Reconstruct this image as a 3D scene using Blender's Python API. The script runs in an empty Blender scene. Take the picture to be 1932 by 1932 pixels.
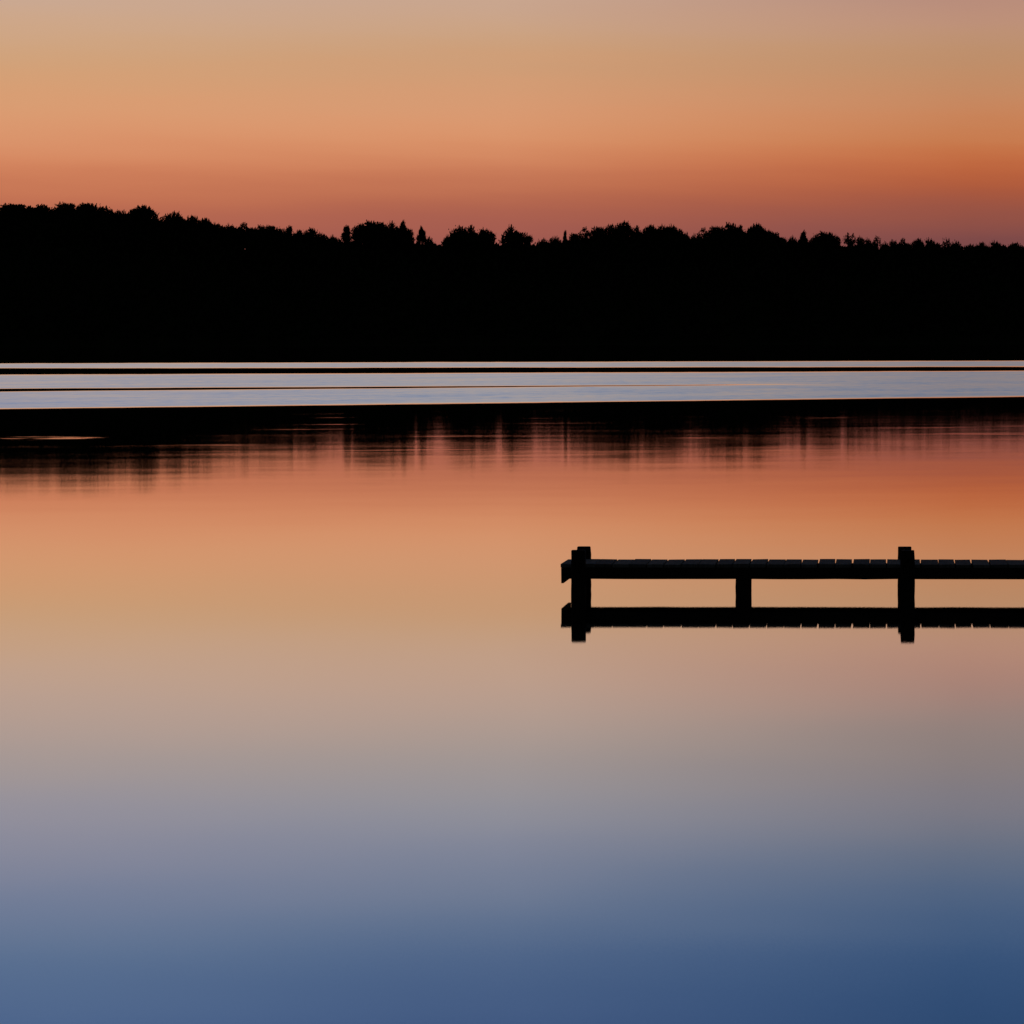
# Lake at dusk: wooded far shore, wake bands on the water, timber jetty.
import bpy, bmesh, math, random
from mathutils import Vector, Matrix, Euler

sc = bpy.context.scene
C = sc.collection
random.seed(7)

# ------------------------------------------------------------------ camera
F = 9000.0            # focal length in units of a 1932 px wide picture
H = 3.2               # eye height over the water
cam_d = bpy.data.cameras.new("camera")
cam = bpy.data.objects.new("camera", cam_d)
C.objects.link(cam)
cam_d.sensor_width = 36.0
cam_d.lens = 36.0 * F / 1932.0
cam_d.clip_start = 0.5
cam_d.clip_end = 20000
PITCH = math.atan(338.0 / F)
ROLL = math.radians(0.17)
CAM_R = Euler((math.pi / 2 - PITCH, 0, 0)).to_matrix() @ Matrix.Rotation(-ROLL, 3, 'Z')
cam.matrix_world = Matrix.Translation((0, 0, H)) @ CAM_R.to_4x4()
sc.camera = cam


def ray(X, Y):
    return CAM_R @ Vector(((X - 966.0) / F, (966.0 - Y) / F, -1.0))


def on_depth(X, Y, depth):
    d = ray(X, Y)
    return Vector((0, 0, H)) + d * (depth / d.y)


def on_water(X, Y):
    d = ray(X, Y)
    return Vector((0, 0, H)) + d * (-H / d.z)


# ------------------------------------------------------------------ helpers
def tag(o, label=None, cat=None, group=None, kind=None):
    if label: o["label"] = label
    if cat: o["category"] = cat
    if group: o["group"] = group
    if kind: o["kind"] = kind
    return o


def obj(name, bm, mat, parent=None, smooth=False):
    me = bpy.data.meshes.new(name)
    bm.normal_update()
    bm.to_mesh(me)
    bm.free()
    if smooth:
        for p in me.polygons: p.use_smooth = True
    me.materials.append(mat)
    o = bpy.data.objects.new(name, me)
    C.objects.link(o)
    if parent: o.parent = parent
    return o


def empty(name, loc, rz=0.0):
    o = bpy.data.objects.new(name, None)
    C.objects.link(o)
    o.location = loc
    o.rotation_euler = (0, 0, rz)
    o.empty_display_size = 0.5
    return o


def srgb(c):
    out = []
    for v in c:
        v = v / 255.0
        out.append(v / 12.92 if v <= 0.04045 else ((v + 0.055) / 1.055) ** 2.4)
    return out


class NT:
    """Small node-tree writer."""
    def __init__(self, tree):
        self.t = tree
        self.n = tree.nodes
        self.l = tree.links

    def new(self, kind, **kw):
        n = self.n.new(kind)
        for k, v in kw.items(): setattr(n, k, v)
        return n

    def put(self, sock, v):
        if v is None: return
        if hasattr(v, "is_output"): self.l.new(v, sock)
        else: sock.default_value = v

    def m(self, op, a, b=None, c=None, clamp=False):
        n = self.new("ShaderNodeMath", operation=op, use_clamp=clamp)
        for s, v in zip(n.inputs, (a, b, c)): self.put(s, v)
        return n.outputs[0]

    def step(self, v, a, b, lo=0.0, hi=1.0):
        n = self.new("ShaderNodeMapRange", interpolation_type='SMOOTHSTEP')
        for i, s in enumerate((v, a, b, lo, hi)): self.put(n.inputs[i], s)
        return n.outputs[0]

    def lin(self, v, a, b, lo=0.0, hi=1.0):
        n = self.new("ShaderNodeMapRange", interpolation_type='LINEAR', clamp=True)
        for i, s in enumerate((v, a, b, lo, hi)): self.put(n.inputs[i], s)
        return n.outputs[0]

    def xyz(self, v):
        n = self.new("ShaderNodeSeparateXYZ"); self.put(n.inputs[0], v); return n.outputs

    def vec(self, x, y, z):
        n = self.new("ShaderNodeCombineXYZ")
        for s, v in zip(n.inputs, (x, y, z)): self.put(s, v)
        return n.outputs[0]

    def noise(self, vec, scale=1.0, detail=2.0, rough=0.5, dist=0.0, color=False):
        n = self.new("ShaderNodeTexNoise")
        self.put(n.inputs["Vector"], vec)
        n.inputs["Scale"].default_value = scale
        n.inputs["Detail"].default_value = detail
        n.inputs["Roughness"].default_value = rough
        n.inputs["Distortion"].default_value = dist
        return n.outputs["Color" if color else "Fac"]

    def ramp(self, fac, stops, interp='LINEAR'):
        n = self.new("ShaderNodeValToRGB")
        cr = n.color_ramp
        cr.interpolation = interp
        while len(cr.elements) > 1: cr.elements.remove(cr.elements[-1])
        for i, (p, c) in enumerate(stops):
            e = cr.elements[0] if i == 0 else cr.elements.new(p)
            e.position = p
            e.color = (*c, 1.0) if len(c) == 3 else c
        self.put(n.inputs[0], fac)
        return n.outputs[0]

    def mix(self, fac, a, b, blend='MIX'):
        n = self.new("ShaderNodeMix", data_type='RGBA', blend_type=blend)
        self.put(n.inputs[0], fac)
        self.put(n.inputs[6], a if hasattr(a, "is_output") else (*a, 1.0))
        self.put(n.inputs[7], b if hasattr(b, "is_output") else (*b, 1.0))
        return n.outputs[2]


# ------------------------------------------------------------------ reflectance of the water against grazing angle
REFL = [(0.0, 1.0), (0.02, 0.95), (0.055, 0.92), (0.1, 0.84), (0.135, 0.72), (0.3, 0.32), (1.0, 0.03)]


def refl(c):
    for (a, ra), (b, rb) in zip(REFL, REFL[1:]):
        if c <= b: return ra + (rb - ra) * (c - a) / (b - a)
    return REFL[-1][1]


# ------------------------------------------------------------------ sky (twilight; the sun has gone down beyond the right)
# elevation (units of 1/9000 rad) : colour towards the left, straight ahead, towards the sunset
SKY = [
    (0,    (150, 84, 78),   (120, 70, 76),   (92, 58, 68)),
    (168,  (168, 94, 78),   (156, 88, 80),   (122, 73, 73)),
    (228,  (181, 104, 80),  (166, 93, 76),   (150, 82, 66)),
    (268,  (191, 112, 81),  (184, 107, 78),  (170, 87, 57)),
    (318,  (207, 130, 92),  (202, 126, 90),  (189, 102, 62)),
    (368,  (212, 144, 105), (213, 144, 103), (195, 121, 76)),
    (428,  (212, 152, 111), (210, 150, 112), (194, 132, 94)),
    (515,  (200, 155, 115), (197, 151, 113), (180, 138, 102)),
    (572,  (198, 160, 130), (195, 157, 127), (184, 140, 118)),
    (652,  (190, 160, 142), (190, 158, 140), (170, 129, 116)),
    (732,  (178, 156, 146), (174, 154, 144), (148, 130, 124)),
    (812,  (163, 151, 148), (160, 149, 146), (136, 125, 124)),
    (892,  (149, 145, 155), (146, 145, 153), (125, 122, 132)),
    (972,  (134, 136, 154), (130, 134, 152), (103, 112, 130)),
    (1072, (108, 122, 150), (104, 119, 145), (76, 98, 130)),
    (1172, (90, 112, 143),  (78, 101, 136),   (54, 82, 121)),
    (1350, (70, 95, 138),   (60, 84, 126),   (42, 70, 110)),
    (1600, (55, 78, 120),   (48, 70, 112),   (36, 62, 98)),
]
SUN_AZ = math.radians(14)      # to the right of straight ahead
SUN_EL = math.radians(0.6)
w = bpy.data.worlds.new("World")
sc.world = w
w.use_nodes = True
g = NT(w.node_tree)
g.n.clear()
tc = g.new("ShaderNodeTexCoord").outputs["Generated"]
dx, dy, dz = g.xyz(tc)
az = g.m('ARCTAN2', dx, dy)
el = g.m('ARCSINE', dz)
# thin uneven veils of cloud bend the layers of colour a little
nv = g.noise(g.vec(g.m('MULTIPLY', az, 5.0), g.m('MULTIPLY', el, 70.0), 0.0), 1.0, 4.0, 0.55, 0.4)
nv2 = g.noise(g.vec(g.m('MULTIPLY', az, 14.0), g.m('ADD', g.m('MULTIPLY', el, 240.0), g.m('MULTIPLY', az, 18.0)), 3.0), 1.0, 3.0, 0.5)
el2 = g.m('ADD', el, g.m('ADD', g.m('MULTIPLY', g.m('SUBTRACT', nv, 0.5), 0.0075),
                         g.m('MULTIPLY', g.m('SUBTRACT', nv2, 0.5), 0.0022)))
EMAX = 1600.0 / F
fac = g.lin(el2, 0.0, EMAX)
cols = []
for k in (1, 2, 3):
    stops = []
    for row in SKY:
        e = row[0] / F
        c = [v / refl(math.sin(e)) for v in srgb(row[k])]
        stops.append((row[0] / 1600.0, c))
    cols.append(g.ramp(fac, stops, 'B_SPLINE'))
azw = g.m('ADD', az, g.m('MULTIPLY', g.m('SUBTRACT', nv, 0.5), 0.03))
AZ = 850.0 / F
low = g.mix(g.step(azw, -AZ * 1.1, 0.0), cols[0], cols[1])
low = g.mix(g.lin(azw, 0.0, AZ), low, cols[2])
# the glow fades round to the east behind the viewer
back = g.lin(dy, -0.3, 0.85, 0.04, 1.0)
low = g.mix(1.0, low, g.vec(back, back, back), 'MULTIPLY')
nish = g.new("ShaderNodeTexSky")
nish.sky_type = 'NISHITA'
nish.sun_disc = False
nish.sun_elevation = SUN_EL
nish.sun_rotation = SUN_AZ
hi = g.mix(1.0, nish.outputs[0], (0.05, 0.05, 0.05), 'MULTIPLY')
full = g.mix(g.step(el, 0.17, 0.45), low, hi)
bg = g.new("ShaderNodeBackground")
g.l.new(full, bg.inputs[0])
bg.inputs[1].default_value = 1.0
g.l.new(bg.outputs[0], g.new("ShaderNodeOutputWorld").inputs[0])

sun_d = bpy.data.lights.new("sun", 'SUN')
sun_d.energy = 0.02
sun_d.angle = math.radians(0.5)
sun_d.color = (1.0, 0.55, 0.3)
sun = bpy.data.objects.new("sun", sun_d)
C.objects.link(sun)
s_dir = Vector((math.sin(SUN_AZ) * math.cos(SUN_EL), math.cos(SUN_AZ) * math.cos(SUN_EL), math.sin(SUN_EL)))
sun.rotation_euler = s_dir.to_track_quat('Z', 'Y').to_euler()
sun.location = (60, 40, 60)


# ------------------------------------------------------------------ materials
def principled(name, build):
    mt = bpy.data.materials.new(name)
    mt.use_nodes = True
    t = NT(mt.node_tree)
    p = t.n["Principled BSDF"]
    build(t, p)
    return mt


def foliage(t, p):
    pos = t.new("ShaderNodeTexCoord").outputs["Object"]
    n = t.noise(pos, 0.5, 3.0)
    t.l.new(t.ramp(n, [(0.3, (0.012, 0.017, 0.009)), (0.7, (0.03, 0.042, 0.016))]), p.inputs["Base Color"])
    p.inputs["Roughness"].default_value = 0.9
    p.inputs["Specular IOR Level"].default_value = 0.05


def bark(t, p):
    pos = t.new("ShaderNodeTexCoord").outputs["Object"]
    n = t.noise(pos, 3.0, 4.0)
    t.l.new(t.ramp(n, [(0.3, (0.02, 0.016, 0.012)), (0.7, (0.05, 0.04, 0.03))]), p.inputs["Base Color"])
    p.inputs["Roughness"].default_value = 0.95
    p.inputs["Specular IOR Level"].default_value = 0.05


def turf(t, p):
    pos = t.new("ShaderNodeNewGeometry").outputs["Position"]
    n = t.noise(pos, 0.15, 5.0)
    t.l.new(t.ramp(n, [(0.3, (0.012, 0.016, 0.008)), (0.7, (0.03, 0.035, 0.016))]), p.inputs["Base Color"])
    p.inputs["Roughness"].default_value = 1.0
    p.inputs["Specular IOR Level"].default_value = 0.0


def wet_timber(t, p):
    pos = t.new("ShaderNodeTexCoord").outputs["Object"]
    x, y, z = t.xyz(pos)
    n = t.noise(t.vec(t.m('MULTIPLY', x, 3.0), t.m('MULTIPLY', y, 20.0), t.m('MULTIPLY', z, 9.0)), 2.0, 6.0, 0.6)
    t.l.new(t.ramp(n, [(0.3, (0.008, 0.006, 0.005)), (0.75, (0.03, 0.022, 0.017))]), p.inputs["Base Color"])
    p.inputs["Roughness"].default_value = 0.85
    p.inputs["Specular IOR Level"].default_value = 0.12
    b = t.new("ShaderNodeBump")
    b.inputs["Strength"].default_value = 0.4
    b.inputs["Distance"].default_value = 0.01
    t.l.new(n, b.inputs["Height"])
    t.l.new(b.outputs[0], p.inputs["Normal"])


def grey_planks(t, p):
    at = t.new("ShaderNodeAttribute", attribute_name="tone").outputs["Fac"]
    pos = t.new("ShaderNodeTexCoord").outputs["Object"]
    x, y, z = t.xyz(pos)
    n = t.noise(t.vec(t.m('MULTIPLY', x, 30.0), t.m('MULTIPLY', y, 1.2), z), 1.5, 6.0, 0.65)
    v = t.m('MULTIPLY', t.lin(n, 0.25, 0.75, 0.45, 1.3), t.lin(at, 0.0, 1.0, 0.55, 1.35))
    t.l.new(t.mix(1.0, (0.15, 0.145, 0.14), t.vec(v, v, v), 'MULTIPLY'), p.inputs["Base Color"])
    p.inputs["Roughness"].default_value = 0.8
    p.inputs["Specular IOR Level"].default_value = 0.1
    b = t.new("ShaderNodeBump")
    b.inputs["Strength"].default_value = 0.5
    b.inputs["Distance"].default_value = 0.006
    t.l.new(n, b.inputs["Height"])
    t.l.new(b.outputs[0], p.inputs["Normal"])


M_LEAF = principled("dusky leaves", foliage)
M_BARK = principled("bark", bark)
M_TURF = principled("undergrowth", turf)
M_BEAM = principled("tarred timber", wet_timber)
M_DECK = principled("weathered planks", grey_planks)

# ------------------------------------------------------------------ water
mt = bpy.data.materials.new("lake water")
mt.use_nodes = True
t = NT(mt.node_tree)
t.n.clear()
pos = t.new("ShaderNodeNewGeometry").outputs["Position"]
px, py, pz = t.xyz(pos)


def edge(YL, YR, soft_px, up=True):
    """0..1 across a line over the water through the points seen at the left and right of the picture; 1 on the far side."""
    a, b = on_water(113, YL), on_water(1818, YR)
    k = (b.y - a.y) / (b.x - a.x)
    ym = a.y - k * a.x
    dist = t.m('SUBTRACT', py, t.m('ADD', t.m('MULTIPLY', px, k), ym))          # metres beyond the line
    wob = t.noise(t.vec(t.m('MULTIPLY', px, 0.09), t.m('MULTIPLY', py, 0.02), YL), 1.0, 3.0, 0.6)
    mid = (a.y + b.y) / 2
    per_px = mid * mid / (H * F)
    dist = t.m('ADD', dist, t.m('MULTIPLY', t.m('SUBTRACT', wob, 0.5), per_px * 1.6))
    s = soft_px * per_px
    return t.step(dist, -s, s)


# long low wake waves: their near faces lean towards the viewer
e0 = edge(769.5, 749.0, 2.0)
e1 = edge(738.2, 722.8, 1.0)
e2 = edge(732.4, 723.4, 1.0)
e3 = edge(707.0, 700.5, 1.8)
e4 = edge(694.5, 691.5, 1.6)
e5 = edge(685.5, 681.0, 1.6)
b3 = t.m('SUBTRACT', e0, e1)
# the trough between the two nearer waves closes towards the right
b2 = t.m('SUBTRACT', e2, e3)
b1 = t.m('SUBTRACT', e4, e5)
bands = t.m('ADD', t.m('ADD', b3, b2), b1, clamp=True)
bn = t.noise(t.vec(t.m('MULTIPLY', px, 0.10), t.m('ADD', t.m('MULTIPLY', py, 0.09), t.m('MULTIPLY', px, -0.06)), 5.0), 1.0, 5.0, 0.6, 0.5)
bn2 = t.noise(t.vec(t.m('MULTIPLY', px, 1.2), t.m('MULTIPLY', py, 0.9), 9.0), 1.0, 3.0, 0.6)
lean = t.m('ADD', 0.0435, t.m('ADD', t.m('MULTIPLY', t.m('SUBTRACT', bn, 0.5), 0.024),
                             t.m('MULTIPLY', t.m('SUBTRACT', bn2, 0.5), 0.028)))
slope = t.m('MULTIPLY', bands, lean)

# fine ripple everywhere, stronger in patches
patch = t.noise(t.vec(t.m('MULTIPLY', px, 0.05), t.m('ADD', t.m('MULTIPLY', py, 0.28), t.m('MULTIPLY', px, -0.03)), 1.0), 1.0, 4.0, 0.6)
amp = t.lin(patch, 0.33, 0.66, 0.006, 0.02)
amp = t.m('MULTIPLY', amp, t.lin(py, 40.0, 130.0, 0.12, 1.0))
r1 = t.noise(t.vec(t.m('MULTIPLY', px, 70.0), t.m('MULTIPLY', py, 9.0), 2.0), 1.0, 2.0, 0.6)
slope = t.m('ADD', slope, t.m('MULTIPLY', t.m('SUBTRACT', r1, 0.5), amp))
# longer undulations
r2 = t.noise(t.vec(t.m('MULTIPLY', px, 0.22), t.m('ADD', t.m('MULTIPLY', py, 0.3), t.m('MULTIPLY', px, -0.05)), 7.0), 1.0, 3.0, 0.6)
amp2 = t.lin(py, 60.0, 130.0, 0.0, 0.0035)
slope = t.m('ADD', slope, t.m('MULTIPLY', t.m('SUBTRACT', r2, 0.5), amp2))
# a few thin streaks where an old wake still runs
r3 = t.noise(t.vec(t.m('MULTIPLY', px, 0.10), t.m('ADD', t.m('MULTIPLY', py, 0.3), t.m('MULTIPLY', px, -0.06)), 11.0), 1.0, 2.0, 0.5)
zone = t.m('MULTIPLY', t.step(py, 120.0, 140.0), t.step(py, 205.0, 180.0))
slope = t.m('ADD', slope, t.m('MULTIPLY', t.m('MULTIPLY', t.step(r3, 0.6, 0.8), zone), 0.005))
# ripple ring reaching in from the left
r5 = t.noise(t.vec(t.m('MULTIPLY', px, 0.25), t.m('ADD', t.m('MULTIPLY', py, 0.55), t.m('MULTIPLY', px, 0.12)), 15.0), 1.0, 3.0, 0.6)
c = on_water(95, 826)
q = t.m('ADD', t.m('POWER', t.m('DIVIDE', t.m('SUBTRACT', px, c.x), 1.9), 2.0),
        t.m('POWER', t.m('DIVIDE', t.m('SUBTRACT', py, c.y), 3.6), 2.0))
slope = t.m('ADD', slope, t.m('MULTIPLY', t.m('MULTIPLY', t.step(q, 1.5, 0.0), t.step(r5, 0.42, 0.62)), 0.008))

sx = t.m('MULTIPLY', t.m('SUBTRACT', t.noise(t.vec(t.m('MULTIPLY', px, 0.5), t.m('MULTIPLY', py, 0.8), 4.0), 1.0, 2.0), 0.5), 0.002)
nrm = t.new("ShaderNodeVectorMath", operation='NORMALIZE')
t.l.new(t.vec(sx, t.m('MULTIPLY', slope, -1.0), 1.0), nrm.inputs[0])
N = nrm.outputs[0]
inc = t.new("ShaderNodeNewGeometry").outputs["Incoming"]
dot = t.new("ShaderNodeVectorMath", operation='DOT_PRODUCT')
t.l.new(N, dot.inputs[0]); t.l.new(inc, dot.inputs[1])
R = t.ramp(t.m('ABSOLUTE', dot.outputs["Value"]), [(p_, (v_, v_, v_)) for p_, v_ in REFL])
gl = t.new("ShaderNodeBsdfGlossy", distribution='BECKMANN')
gl.inputs["Color"].default_value = (1, 1, 1, 1)
gl.inputs["Roughness"].default_value = 0.03
t.l.new(N, gl.inputs["Normal"])
df = t.new("ShaderNodeBsdfDiffuse")
df.inputs["Color"].default_value = (0.006, 0.012, 0.018, 1)
mx = t.new("ShaderNodeMixShader")
t.l.new(R, mx.inputs[0]); t.l.new(df.outputs[0], mx.inputs[1]); t.l.new(gl.outputs[0], mx.inputs[2])
t.l.new(mx.outputs[0], t.new("ShaderNodeOutputMaterial").inputs[0])
M_WATER = mt

bm = bmesh.new()
vs = [bm.verts.new(v) for v in ((-2500, -300, 0), (2500, -300, 0), (2500, 1200, 0), (-2500, 1200, 0))]
bm.faces.new(vs)
tag(obj("lake", bm, M_WATER), kind="structure")

# ------------------------------------------------------------------ far shore: wooded rise
SHORE = H * F / 20.0 + 3.0
SC = SHORE / 1127.0         # how much farther (and larger) than at 1127 m
RIDGE = SHORE + 38.0 * SC
# height (picture rows) of the closed canopy of the woods along the shore
CANOPY = [(-900, 400), (-300, 392), (0, 394), (113, 394), (180, 397), (231, 403), (299, 413), (400, 428), (500, 436), (600, 447), (640, 452),
          (783, 454), (821, 460), (941, 459), (1009, 457), (1060, 452), (1119, 444), (1200, 442), (1298, 448), (1400, 441),
          (1485, 453), (1590, 461), (1678, 463), (1817, 465), (2100, 460), (2800, 440)]


def canopy_row(X):
    for (a, ya), (b, yb) in zip(CANOPY, CANOPY[1:]):
        if a <= X <= b:
            u = (X - a) / (b - a)
            return ya + (yb - ya) * u
    return CANOPY[0][1] if X < CANOPY[0][0] else CANOPY[-1][1]


def px_of(x, depth):
    return 966.0 + x / depth * F


def canopy_z(x):
    X = px_of(x, RIDGE)
    return on_depth(X, canopy_row(X), RIDGE).z



def ground_z(x, y):
    top = canopy_z(x) - 4.7 * SC
    u = (y - SHORE) / (RIDGE - SHORE)
    if u <= 0: return -0.03 * (SHORE - y)
    if u <= 1: return top * (u ** 0.75) * 0.98 + 0.25 * math.sin(x * 0.31 + y * 0.2) * u
    return top * max(0.55, 1.0 - (y - RIDGE) / 4000.0)


bm = bmesh.new()
xs = [-2500, -1800, -1200, -800, -500, -400] + [-320 + 7 * i for i in range(92)] + [400, 500, 800, 1200, 1800, 2500]
ys = [SHORE + d * SC for d in (-32, -9, -2, 0, 1, 3, 6, 10, 15, 21, 28, 34, 38, 45, 63, 113, 270, 770, 1900, 4900)]
grid = [[bm.verts.new((x, y, ground_z(x, y))) for x in xs] for y in ys]
for j in range(len(ys) - 1):
    for i in range(len(xs) - 1):
        bm.faces.new((grid[j][i], grid[j][i + 1], grid[j + 1][i + 1], grid[j + 1][i]))
tag(obj("hill", bm, M_TURF, smooth=True), kind="structure")


def leaf(bm, p, d, ln, wd, rng):
    """One pointed spray of leaves: a kite of two triangles with a bend along its middle."""
    d = d.normalized()
    side = d.cross(Vector((rng.uniform(-1, 1), rng.uniform(-1, 1), rng.uniform(-0.6, 0.6))))
    if side.length < 1e-3: side = Vector((1, 0, 0))
    side = side.normalized() * wd * 0.5
    a = bm.verts.new(p)
    b = bm.verts.new(p + d * ln * 0.45 + side)
    c_ = bm.verts.new(p + d * ln)
    e = bm.verts.new(p + d * ln * 0.45 - side)
    bm.faces.new((a, b, c_)); bm.faces.new((a, c_, e))


def tube(bm, pts, radii, seg=7):
    rings = []
    for i, p in enumerate(pts):
        d = (pts[min(i + 1, len(pts) - 1)] - pts[max(i - 1, 0)]).normalized()
        u = d.orthogonal().normalized(); v = d.cross(u)
        rings.append([bm.verts.new(p + (u * math.cos(2 * math.pi * k / seg) + v * math.sin(2 * math.pi * k / seg)) * radii[i]) for k in range(seg)])
    for r0, r1_ in zip(rings, rings[1:]):
        for k in range(seg):
            bm.faces.new((r0[k], r0[(k + 1) % seg], r1_[(k + 1) % seg], r1_[k]))
    bm.faces.new(rings[-1])


# crown shapes: radius 1 across, unit heights; each variant is one pair of meshes (crown, trunk), scaled per tree
def crown_mesh(kind, seed):
    rng = random.Random(seed)
    bm = bmesh.new()
    wind = Vector((0.35, 0.0, 0.25))
    n_cl = {'broad': 46, 'point': 34, 'shrub': 30, 'sparse': 17}[kind]
    for i in range(n_cl):
        while True:
            q = Vector((rng.uniform(-1, 1), rng.uniform(-1, 1), rng.uniform(-1, 1)))
            if 0.1 < q.length < 1: break
        if i % 3: q = q.normalized() * rng.uniform(0.62, 0.92)
        if kind == 'point':
            zz = (q.z + 1) / 2
            rr = (1 - zz) ** 0.75 * 0.95 + 0.07
            cpos = Vector((q.x * rr, q.y * rr, -1 + 2 * zz))
            cr = 0.12 + 0.2 * rr
        else:
            cpos = Vector((q.x, q.y, q.z * (0.92 if kind == 'broad' else 0.8)))
            cr = rng.uniform(0.2, 0.36) if kind != 'sparse' else rng.uniform(0.12, 0.22)
        for j in range(62 if kind != 'sparse' else 40):
            o = Vector((rng.gauss(0, 0.5), rng.gauss(0, 0.5), rng.gauss(0, 0.42))) * cr
            d = o.normalized() * 0.8 + Vector((0, 0, 0.75)) + wind * rng.uniform(0.4, 1.5) + Vector((rng.uniform(-.4, .4), rng.uniform(-.4, .4), rng.uniform(-.3, .3)))
            leaf(bm, cpos + o, d, rng.uniform(0.10, 0.24), rng.uniform(0.05, 0.1), rng)
        # a leading shoot that breaks the outline
        for s in range(2):
            up = Vector((rng.uniform(-0.25, 0.5), rng.uniform(-0.3, 0.3), 1.0)).normalized()
            base = cpos + Vector((rng.uniform(-.6, .6), rng.uniform(-.6, .6), 0.3)) * cr
            tall = rng.uniform(0.14, 0.36) if kind in ('broad', 'point') else rng.uniform(0.3, 0.6)
            for j in range(16):
                u = rng.random()
                lat = Vector((rng.uniform(-1, 1), rng.uniform(-1, 1), 0)) * 0.13 * (1.0 - u)
                leaf(bm, base + up * (tall * u) + lat, up + Vector((rng.uniform(-.2, .4), rng.uniform(-.3, .3), 0.2)), rng.uniform(0.11, 0.2), rng.uniform(0.06, 0.1), rng)
    # dense inner foliage
    for j in range(420 if kind != 'sparse' else 60):
        q = Vector((rng.gauss(0, 0.36), rng.gauss(0, 0.36), rng.gauss(-0.1, 0.36)))
        if q.length > 0.8: continue
        if kind == 'point':
            zz = (q.z + 1) / 2; q.x *= (1 - zz) * 1.5; q.y *= (1 - zz) * 1.5
        leaf(bm, q, Vector((rng.uniform(-1, 1), rng.uniform(-1, 1), rng.uniform(-.5, 1))), rng.uniform(0.25, 0.45), rng.uniform(0.18, 0.3), rng)
    zs = max(v.co.z for v in bm.verts)
    for v in bm.verts: v.co.z = (v.co.z + 1.0) / (zs + 1.0)       # crown spans 0..1 upwards
    me = bpy.data.meshes.new("crown")
    bm.to_mesh(me); bm.free(); me.materials.append(M_LEAF)
    return me


def trunk_mesh(seed):
    rng = random.Random(seed)
    bm = bmesh.new()
    top = Vector((rng.uniform(-.4, .6), rng.uniform(-.4, .4), 0.78))
    mid = Vector((rng.uniform(-.12, .12), rng.uniform(-.12, .12), 0.4))
    tube(bm, [Vector((0, 0, -0.04)), Vector((0, 0, 0.03)), mid, top * 0.9 + mid * 0.1, top], [0.085, 0.06, 0.045, 0.025, 0.01])
    for k in range(6):
        a = rng.uniform(0, 6.28)
        z0 = rng.uniform(0.4, 0.65)
        base = mid.lerp(top, (z0 - 0.4) / 0.38)
        tip = base + Vector((math.cos(a) * 0.55, math.sin(a) * 0.55, rng.uniform(0.1, 0.22)))
        tube(bm, [base, base.lerp(tip, 0.5) + Vector((0, 0, 0.03)), tip], [0.03, 0.018, 0.006], 5)
    me = bpy.data.meshes.new("trunk")
    bm.to_mesh(me); bm.free(); me.materials.append(M_BARK)
    return me


CROWNS = {k: [crown_mesh(k, 100 + 17 * i + len(k)) for i in range(n)] for k, n in (('broad', 6), ('point', 3), ('shrub', 4), ('sparse', 2))}
TRUNKS = [trunk_mesh(40 + i) for i in range(4)]

G = "trees along the far wooded skyline"
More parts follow.
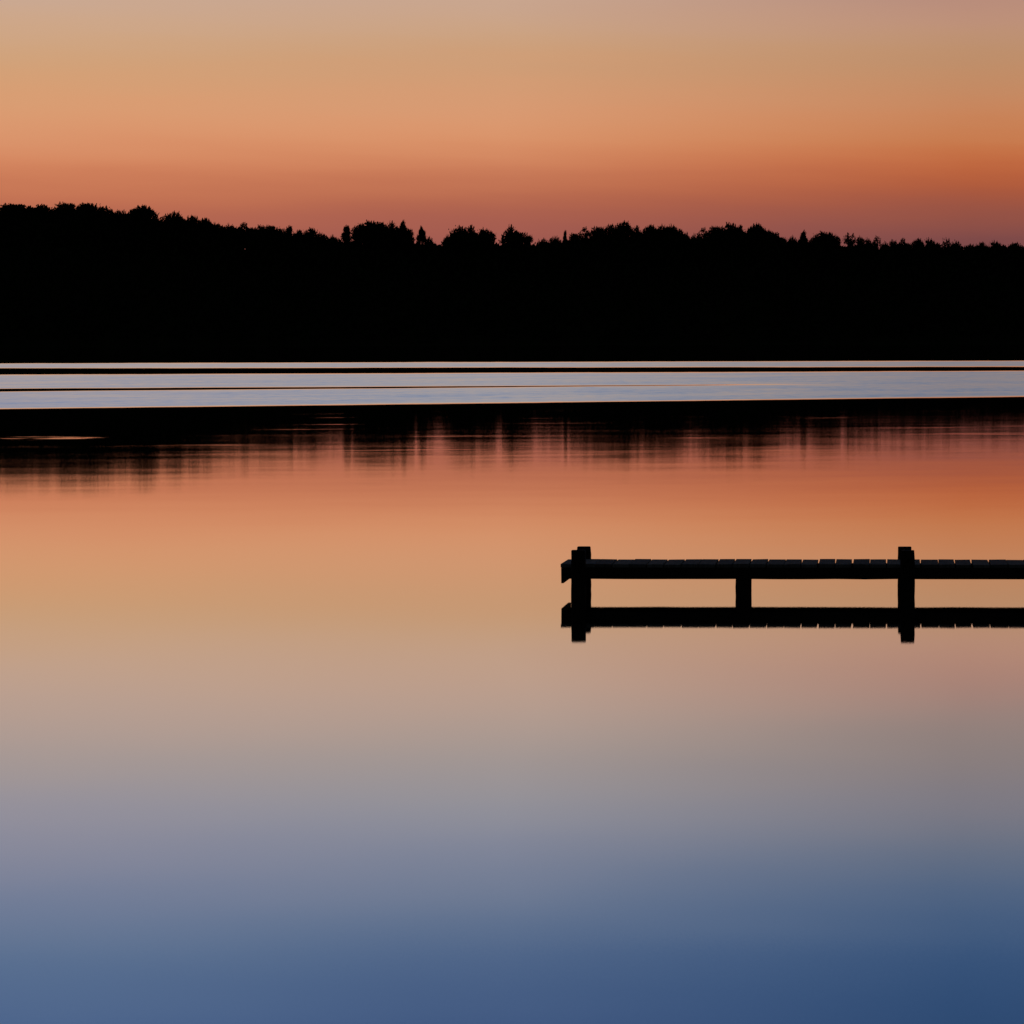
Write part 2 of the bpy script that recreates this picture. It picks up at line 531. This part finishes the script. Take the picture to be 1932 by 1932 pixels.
# picture column of the crown, picture row of its top, crown width (picture px), kind, label
T = [
    (-22, 384, 74, 'broad', None), (30, 380, 72, 'broad', None), (80, 382, 62, 'broad', None),
    (128, 377, 54, 'broad', "dark broad tree at the highest point of the far skyline on the left"),
    (163, 378, 48, 'broad', "dark round tree just right of the highest crown on the far skyline"),
    (195, 385, 42, 'broad', "dark tree halfway down the slope between the highest crown and the domed tree"),
    (226, 392, 38, 'broad', "low dark tree filling the dip left of the domed tree by the notch"),
    (266, 383, 62, 'broad', "dark domed tree whose right side drops steeply into the first notch from the left"),
    (325, 395, 46, 'broad', "dark rounded tree standing right of the first notch from the left"),
    (361, 402, 38, 'broad', "second dark crown right of the first notch from the left"),
    (385, 407, 36, 'broad', "third dark crown right of the first notch from the left"),
    (412, 416, 36, 'broad', "fourth dark crown right of the first notch, where the descending skyline flattens"),
    (438, 418, 36, 'broad', "fifth dark crown right of the first notch, on the gently falling skyline"),
    (464, 416, 38, 'broad', "sixth dark crown right of the first notch, slightly higher than both neighbours"),
    (489, 421, 30, 'broad', "seventh dark crown right of the first notch, beside a tiny dip"),
    (512, 421, 30, 'broad', "dark crown just right of the tiny dip in the gently falling skyline"),
    (530, 427, 28, 'broad', "low dark crown between the tiny dip and the small pointed treetop"),
    (545, 422, 20, 'point', "small dark pointed treetop on the gently falling skyline left of the centre"),
    (565, 430, 30, 'broad', "low dark crown just right of the small pointed treetop"),
    (584, 426, 26, 'broad', "dark knob-like crown poking up near the foot of the falling skyline"),
    (606, 434, 30, 'broad', "low flat dark crown right of the knob-like crown"),
    (627, 439, 22, 'shrub', "small ragged dark tree at the foot of the slope, left of the slim pointed tree"),
    (653, 421, 20, 'point', "slim pointed dark tree standing alone left of the wide flat-topped clump"),
    (677, 419, 30, 'broad', "dark tree forming the left shoulder of the wide flat-topped clump"),
    (692, 412, 36, 'broad', "tall dark tree at the left of the wide flat-topped clump's top"),
    (716, 413, 40, 'broad', "dark tree in the middle of the wide flat-topped clump, left of centre"),
    (741, 413, 40, 'broad', "dark tree in the middle of the wide flat-topped clump, right of centre"),
    (760, 412, 22, 'point', "pointed dark tree on the top right corner of the wide flat-topped clump"),
    (770, 427, 26, 'broad', "lower dark tree on the right shoulder of the wide flat-topped clump"),
    (795, 423, 20, 'point', "slim pointed dark tree between the flat-topped clump and the deep central gap"),
    (809, 443, 20, 'shrub', "small dark bushy tree at the left edge of the deep central gap"),
    (845, 439, 26, 'shrub', "small dark bushy tree at the right edge of the deep central gap"),
    (864, 422, 42, 'broad', "left tree of the dark dome-shaped clump right of the deep central gap"),
    (893, 421, 42, 'broad', "middle tree of the dark dome-shaped clump right of the deep central gap"),
    (917, 425, 38, 'broad', "right tree of the dark dome-shaped clump, above the narrow slit of sky"),
    (966, 420, 42, 'broad', "lone round dark tree in the skyline's middle, right of the narrow slit of sky"),
    (994, 435, 20, 'shrub', "small dark tree leaning right against the lone round tree"),
    (1025, 446, 26, 'shrub', "low dark scrubby tree right of the lone round tree and its leaning neighbour"),
    (1046, 442, 22, 'shrub', "low dark scrubby tree just left of the thin needle-like treetop"),
    (1066, 431, 11, 'point', "thin needle-like dark treetop rising from low scrub"),
    (1085, 436, 24, 'broad', "small dark crown just right of the thin needle-like treetop"),
    (1103, 425, 28, 'sparse', "open twiggy dark tree on the rise right of the needle-like treetop"),
    (1130, 423, 34, 'broad', "dark crown just right of the open twiggy tree, starting the long hump"),
    (1153, 419, 34, 'broad', "dark crown left of the tallest tree on the long middle hump"),
    (1175, 413, 36, 'broad', "tallest dark tree on the long hump right of the skyline's middle"),
    (1205, 422, 36, 'broad', "first dark crown right of the long hump's tallest tree"),
    (1226, 420, 32, 'broad', "second dark crown right of the long hump's tallest tree"),
    (1252, 419, 36, 'broad', "third dark crown right of the long hump's tallest tree"),
    (1272, 419, 34, 'broad', "dark crown at the right end of the long hump, before the shallow dip"),
    (1291, 434, 24, 'shrub', "small dark tree sloping down into the shallow dip between two humps"),
    (1312, 437, 20, 'shrub', "small dark tree at the bottom of the shallow dip between two humps"),
    (1327, 426, 28, 'sparse', "open twiggy dark tree on the left flank of the second hump"),
    (1350, 422, 36, 'broad', "dark crown left of the smooth rounded top of the second hump"),
    (1373, 416, 44, 'broad', "dark broad tree forming the smooth rounded top of the second hump"),
    (1400, 421, 36, 'broad', "dark crown in the slight saddle on top of the second hump"),
    (1425, 417, 44, 'broad', "dark broad tree at the right of the second hump's top"),
    (1449, 427, 36, 'broad', "upper dark crown on the second hump's right-hand slope"),
    (1468, 435, 30, 'broad', "lower dark crown on the second hump's right-hand slope"),
    (1494, 441, 20, 'shrub', "small dark tree at the foot of the second hump's right slope"),
    (1516, 431, 24, 'point', "dark treetop with a bent tip, right of the second hump"),
    (1533, 442, 18, 'shrub', "small dark tree between the bent-tipped treetop and the ragged pair"),
    (1548, 433, 30, 'broad', "left and larger tree of the ragged dark pair before the sharp notch"),
    (1564, 434, 24, 'broad', "right tree of the ragged dark pair before the sharp notch"),
    (1577, 438, 20, 'broad', "dark tree at the left lip of the sharp notch on the right"),
    (1604, 436, 28, 'sparse', "sparse dark tree with forked branches right of the sharp notch"),
    (1623, 441, 20, 'broad', "small dark crown beside the sparse forked tree"),
    (1640, 445, 22, 'broad', "second small dark crown right of the sparse forked tree"),
    (1655, 441, 20, 'sparse', "small open dark tree with a thin spire, right of the sparse forked tree"),
    (1669, 452, 18, 'shrub', "tiny dark tree left of the little peephole of sky"),
    (1687, 449, 20, 'shrub', "tiny dark tree right of the little peephole of sky"),
    (1706, 446, 26, 'broad', "second dark crown right of the little peephole of sky"),
    (1731, 446, 26, 'broad', "third dark crown right of the little peephole of sky"),
    (1758, 445, 34, 'broad', "low domed dark tree near the right end of the far skyline"),
    (1787, 445, 22, 'sparse', "spiky open dark tree right of the low domed tree"),
    (1803, 450, 24, 'shrub', "low dark tree at the skyline's far right, past the spiky open tree"),
    (1828, 457, 30, 'broad', None), (1853, 453, 30, 'broad', None), (1882, 450, 36, 'broad', None), (1916, 454, 36, 'broad', None), (1952, 449, 40, 'broad', None),
]
EDGE_L = "dark tree at the extreme left end of the far wooded skyline"
EDGE_R = "dark tree at the extreme right end of the far wooded skyline"
rng = random.Random(21)
for i, (X, Y, wpx, kind, label) in enumerate(T):
    depth = RIDGE + rng.uniform(-5, 5)
    top = on_depth(X, Y + 1.5, depth)
    gz = ground_z(top.x, depth)
    r = wpx * depth / F * 0.5 * (1.2 if kind in ('broad', 'shrub') else 1.1) * (1.25 if kind == 'point' and wpx > 12 else 1.0)
    hgt = max(top.z - gz, 2.0)
    ch = {'broad': max(2.4 * r, 5.5 * SC), 'point': max(2.9 * r, 4.0 * SC), 'shrub': max(2.2 * r, 4.0 * SC), 'sparse': max(2.2 * r, 4.5 * SC)}[kind]
    ch = min(ch, hgt * 0.9)
    name = {'broad': 'broadleaf_tree', 'point': 'pointed_tree', 'shrub': 'scrubby_tree', 'sparse': 'open_tree'}[kind]
    root = empty(name, (top.x, depth, gz))
    lab = label or (EDGE_L if X < 113 else EDGE_R)
    tag(root, lab, "tree", G if label else ("trees at the left end of the skyline" if X < 113 else "trees at the right end of the skyline"))
    v = rng.randrange(100)
    cr = bpy.data.objects.new("crown", CROWNS[kind][v % len(CROWNS[kind])])
    C.objects.link(cr); cr.parent = root
    cr.location = (0, 0, hgt - ch)
    cr.scale = (r * 0.86, r * 0.86, ch)
    cr.rotation_euler = (0, 0, rng.choice((0, 0.4, -0.4, 0.8, -0.7)))
    tr = bpy.data.objects.new("trunk", TRUNKS[v % len(TRUNKS)])
    C.objects.link(tr); tr.parent = root
    tr.scale = (r * 0.9, r * 0.9, hgt)

# the closed woods below the skyline: one dark mass down to the water's edge
rng = random.Random(5)
bm = bmesh.new()
n = 0
DEEP = 54.0 * SC
for i in range(105000):
    x = rng.uniform(-205, 205) * SC
    u = rng.random()
    if i % 5 < 3: u = 0.55 + 0.45 * u
    y = SHORE + 0.5 + DEEP * u
    gz = max(ground_z(x, y), 0.05)
    cap = 0.6 + 4.0 * SC * min(1.0, u * 4.0)
    cap *= 0.84 + 0.16 * math.sin(x * 0.9 + 3 * math.sin(y * 0.23)) * math.sin(y * 0.7 + x * 0.2)
    hh = rng.random() ** (0.6 if i % 2 else 1.3)
    if i % 6 == 0:                                  # thick understorey along the crest
        y = RIDGE + rng.uniform(-5, 3) * SC
        gz = ground_z(x, y)
        cap = 4.0 * SC
        hh = rng.uniform(0.0, 0.6)
    z = gz + cap * hh
    big = 1.0 if hh > 0.8 else 1.6
    d = Vector((rng.uniform(-.5, .9), rng.uniform(-.9, .4), rng.uniform(0.1, 1.2)))
    leaf(bm, Vector((x, y, z)), d, rng.uniform(0.6, 1.3) * big * SC, rng.uniform(0.4, 0.8) * big * SC, rng)
woods = obj("woodland", bm, M_LEAF)
tag(woods, "dark closed woodland covering the far shore down to the water", "woodland", kind="stuff")

# ------------------------------------------------------------------ jetty
D0 = 63.0
base = on_water(1092, 1124.5)                    # foot of the near post at the jetty's head
YAW = math.atan(714.0 / F)
root = empty("jetty", (base.x, base.y, 0), -YAW)
tag(root, "dark timber jetty with plank deck reaching in over the calm lake from the right", "jetty")
S = base.y / F                                  # metres per picture px at the jetty
LEN = 8.6
WID = 1.34
DECK_T = 59.8 * S
PL = 0.042
BEAM_B = 31.8 * S
xL = -34.5 * S                                  # outer end of the deck


def block(bm, lo, hi, bev=0.006, rng=None, jit=0.0, taper=0.0):
    vs_ = []
    for z in (lo[2], hi[2]):
        for (x, y) in ((lo[0], lo[1]), (hi[0], lo[1]), (hi[0], hi[1]), (lo[0], hi[1])):
            j = Vector((rng.uniform(-jit, jit), rng.uniform(-jit, jit), rng.uniform(-jit, jit) if z == hi[2] else 0)) if rng else Vector((0, 0, 0))
            vs_.append(bm.verts.new(Vector((x, y, z)) + j))
    fs = [(0, 3, 2, 1), (4, 5, 6, 7), (0, 1, 5, 4), (1, 2, 6, 5), (2, 3, 7, 6), (3, 0, 4, 7)]
    faces = [bm.faces.new([vs_[k] for k in f]) for f in fs]
    if bev:
        es = list({e for f in faces for e in f.edges})
        bmesh.ops.bevel(bm, geom=es, offset=bev, segments=2, affect='EDGES', profile=0.6)


# deck: planks laid across, uneven gaps and ends
rng = random.Random(12)
bm = bmesh.new()
lay = bm.faces.layers.float.new("tone")
x = xL
done = 0
while x < LEN:
    pitch = 32.4 * S + rng.uniform(-0.007, 0.007)
    gap = rng.choice((0.006, 0.009, 0.014, 0.014, 0.021))
    before = set(bm.faces)
    dz_ = rng.uniform(-0.004, 0.005)
    block(bm, (x, 0.035 + rng.uniform(-0.008, 0.008), DECK_T - PL + 0.0015), (x + pitch - gap, WID + rng.uniform(-0.02, 0.015), DECK_T + dz_), 0.004, rng, 0.003)
    tone = rng.random()
    for f in bm.faces:
        if f not in before: f[lay] = tone
    x += pitch
deck = obj("deck", bm, M_DECK, root)


# long beams
def beam(y0, y1):
    bm = bmesh.new()
    k = 24
    prev = None
    rng_ = random.Random(int(y0 * 100) + 3)
    x0 = xL + 0.045
    rings = []
    for i in range(k + 1):
        xx = x0 + (LEN - x0) * i / k
        a, b = rng_.uniform(-.003, .003), rng_.uniform(-.003, .003)
        rings.append([bm.verts.new((xx, y0 + a, BEAM_B + b)), bm.verts.new((xx, y1 + a, BEAM_B + b)),
                      bm.verts.new((xx, y1 + a, DECK_T - PL - 0.001)), bm.verts.new((xx, y0 + a, DECK_T - PL - 0.001))])
    for r0, r1_ in zip(rings, rings[1:]):
        for q_ in range(4):
            bm.faces.new((r0[q_], r0[(q_ + 1) % 4], r1_[(q_ + 1) % 4], r1_[q_]))
    bm.faces.new(rings[0][::-1]); bm.faces.new(rings[-1])
    bmesh.ops.recalc_face_normals(bm, faces=bm.faces)
    return obj("side_beam", bm, M_BEAM, root)


beam(0.05, 0.13)
beam(WID - 0.13, WID - 0.05)
# board across the outer end, hanging a little below the beams
bm = bmesh.new()
block(bm, (xL + 0.004, 0.03, 23.8 * S), (xL + 0.038, WID - 0.02, DECK_T - PL - 0.002), 0.004, random.Random(2), 0.002)
obj("end_board", bm, M_BEAM, root)


# posts driven into the lake bed, in pairs either side of the deck
def post(x, y, wx, wy, top, seed, turn=0.0):
    rng_ = random.Random(seed)
    bm = bmesh.new()
    k = 12
    rings = []
    cb = 0.02
    for i in range(k + 1):
        z = -0.6 + (top + 0.6) * i / k
        hx, hy = wx / 2 + rng_.uniform(-.003, .003), wy / 2 + rng_.uniform(-.003, .003)
        if i == k: hx -= 0.004; hy -= 0.004
        ring = []
        for (sx_, sy_) in ((-1, -1), (1, -1), (1, 1), (-1, 1)):
            for (ax, ay) in (((0, cb), (cb, 0)) if sx_ * sy_ > 0 else ((cb, 0), (0, cb))):
                ring.append(bm.verts.new((sx_ * (hx - ax), sy_ * (hy - ay), z)))
        rings.append(ring)
    for r0, r1_ in zip(rings, rings[1:]):
        m_ = len(r0)
        for q_ in range(m_):
            bm.faces.new((r0[q_], r0[(q_ + 1) % m_], r1_[(q_ + 1) % m_], r1_[q_]))
    tp = [bm.verts.new(v.co + Vector((0, 0, 0.006)) - Vector((v.co.x, v.co.y, 0)) * 0.08) for v in rings[-1]]
    for q_ in range(len(tp)):
        bm.faces.new((rings[-1][q_], rings[-1][(q_ + 1) % len(tp)], tp[(q_ + 1) % len(tp)], tp[q_]))
    bm.faces.new(tp)
    bmesh.ops.recalc_face_normals(bm, faces=bm.faces)
    o = obj("post", bm, M_BEAM, root)
    o.location = (x, y, 0)
    o.rotation_euler = (0, 0, turn)
    return o


near_y = -0.03
far_y = WID + 0.05
sp = 619.0 * S
PW = 27.0 * S
for i in range(3):
    x = i * sp
    post(x, near_y, PW, 0.15, 86.2 * S, 10 + i)
    post(x - (4.0 * S if i == 0 else 0.03), far_y, PW, 0.15, 83.0 * S, 20 + i)
for i in range(2):
    x = 309.0 * S + i * sp
    post(x, 0.12, PW * 0.98, 0.13, DECK_T - PL - 0.004, 30 + i)
    post(x - 0.01, WID - 0.12, PW * 0.98, 0.13, DECK_T - PL - 0.004, 33 + i)

# ------------------------------------------------------------------ picture settings
vs_ = sc.view_settings
vs_.view_transform = 'Standard'
vs_.look = 'None'
vs_.exposure = 0.0
vs_.gamma = 1.0
sc.cycles.use_denoising = True
sc.cycles.denoiser = 'OPENIMAGEDENOISE'
sc.cycles.max_bounces = 6
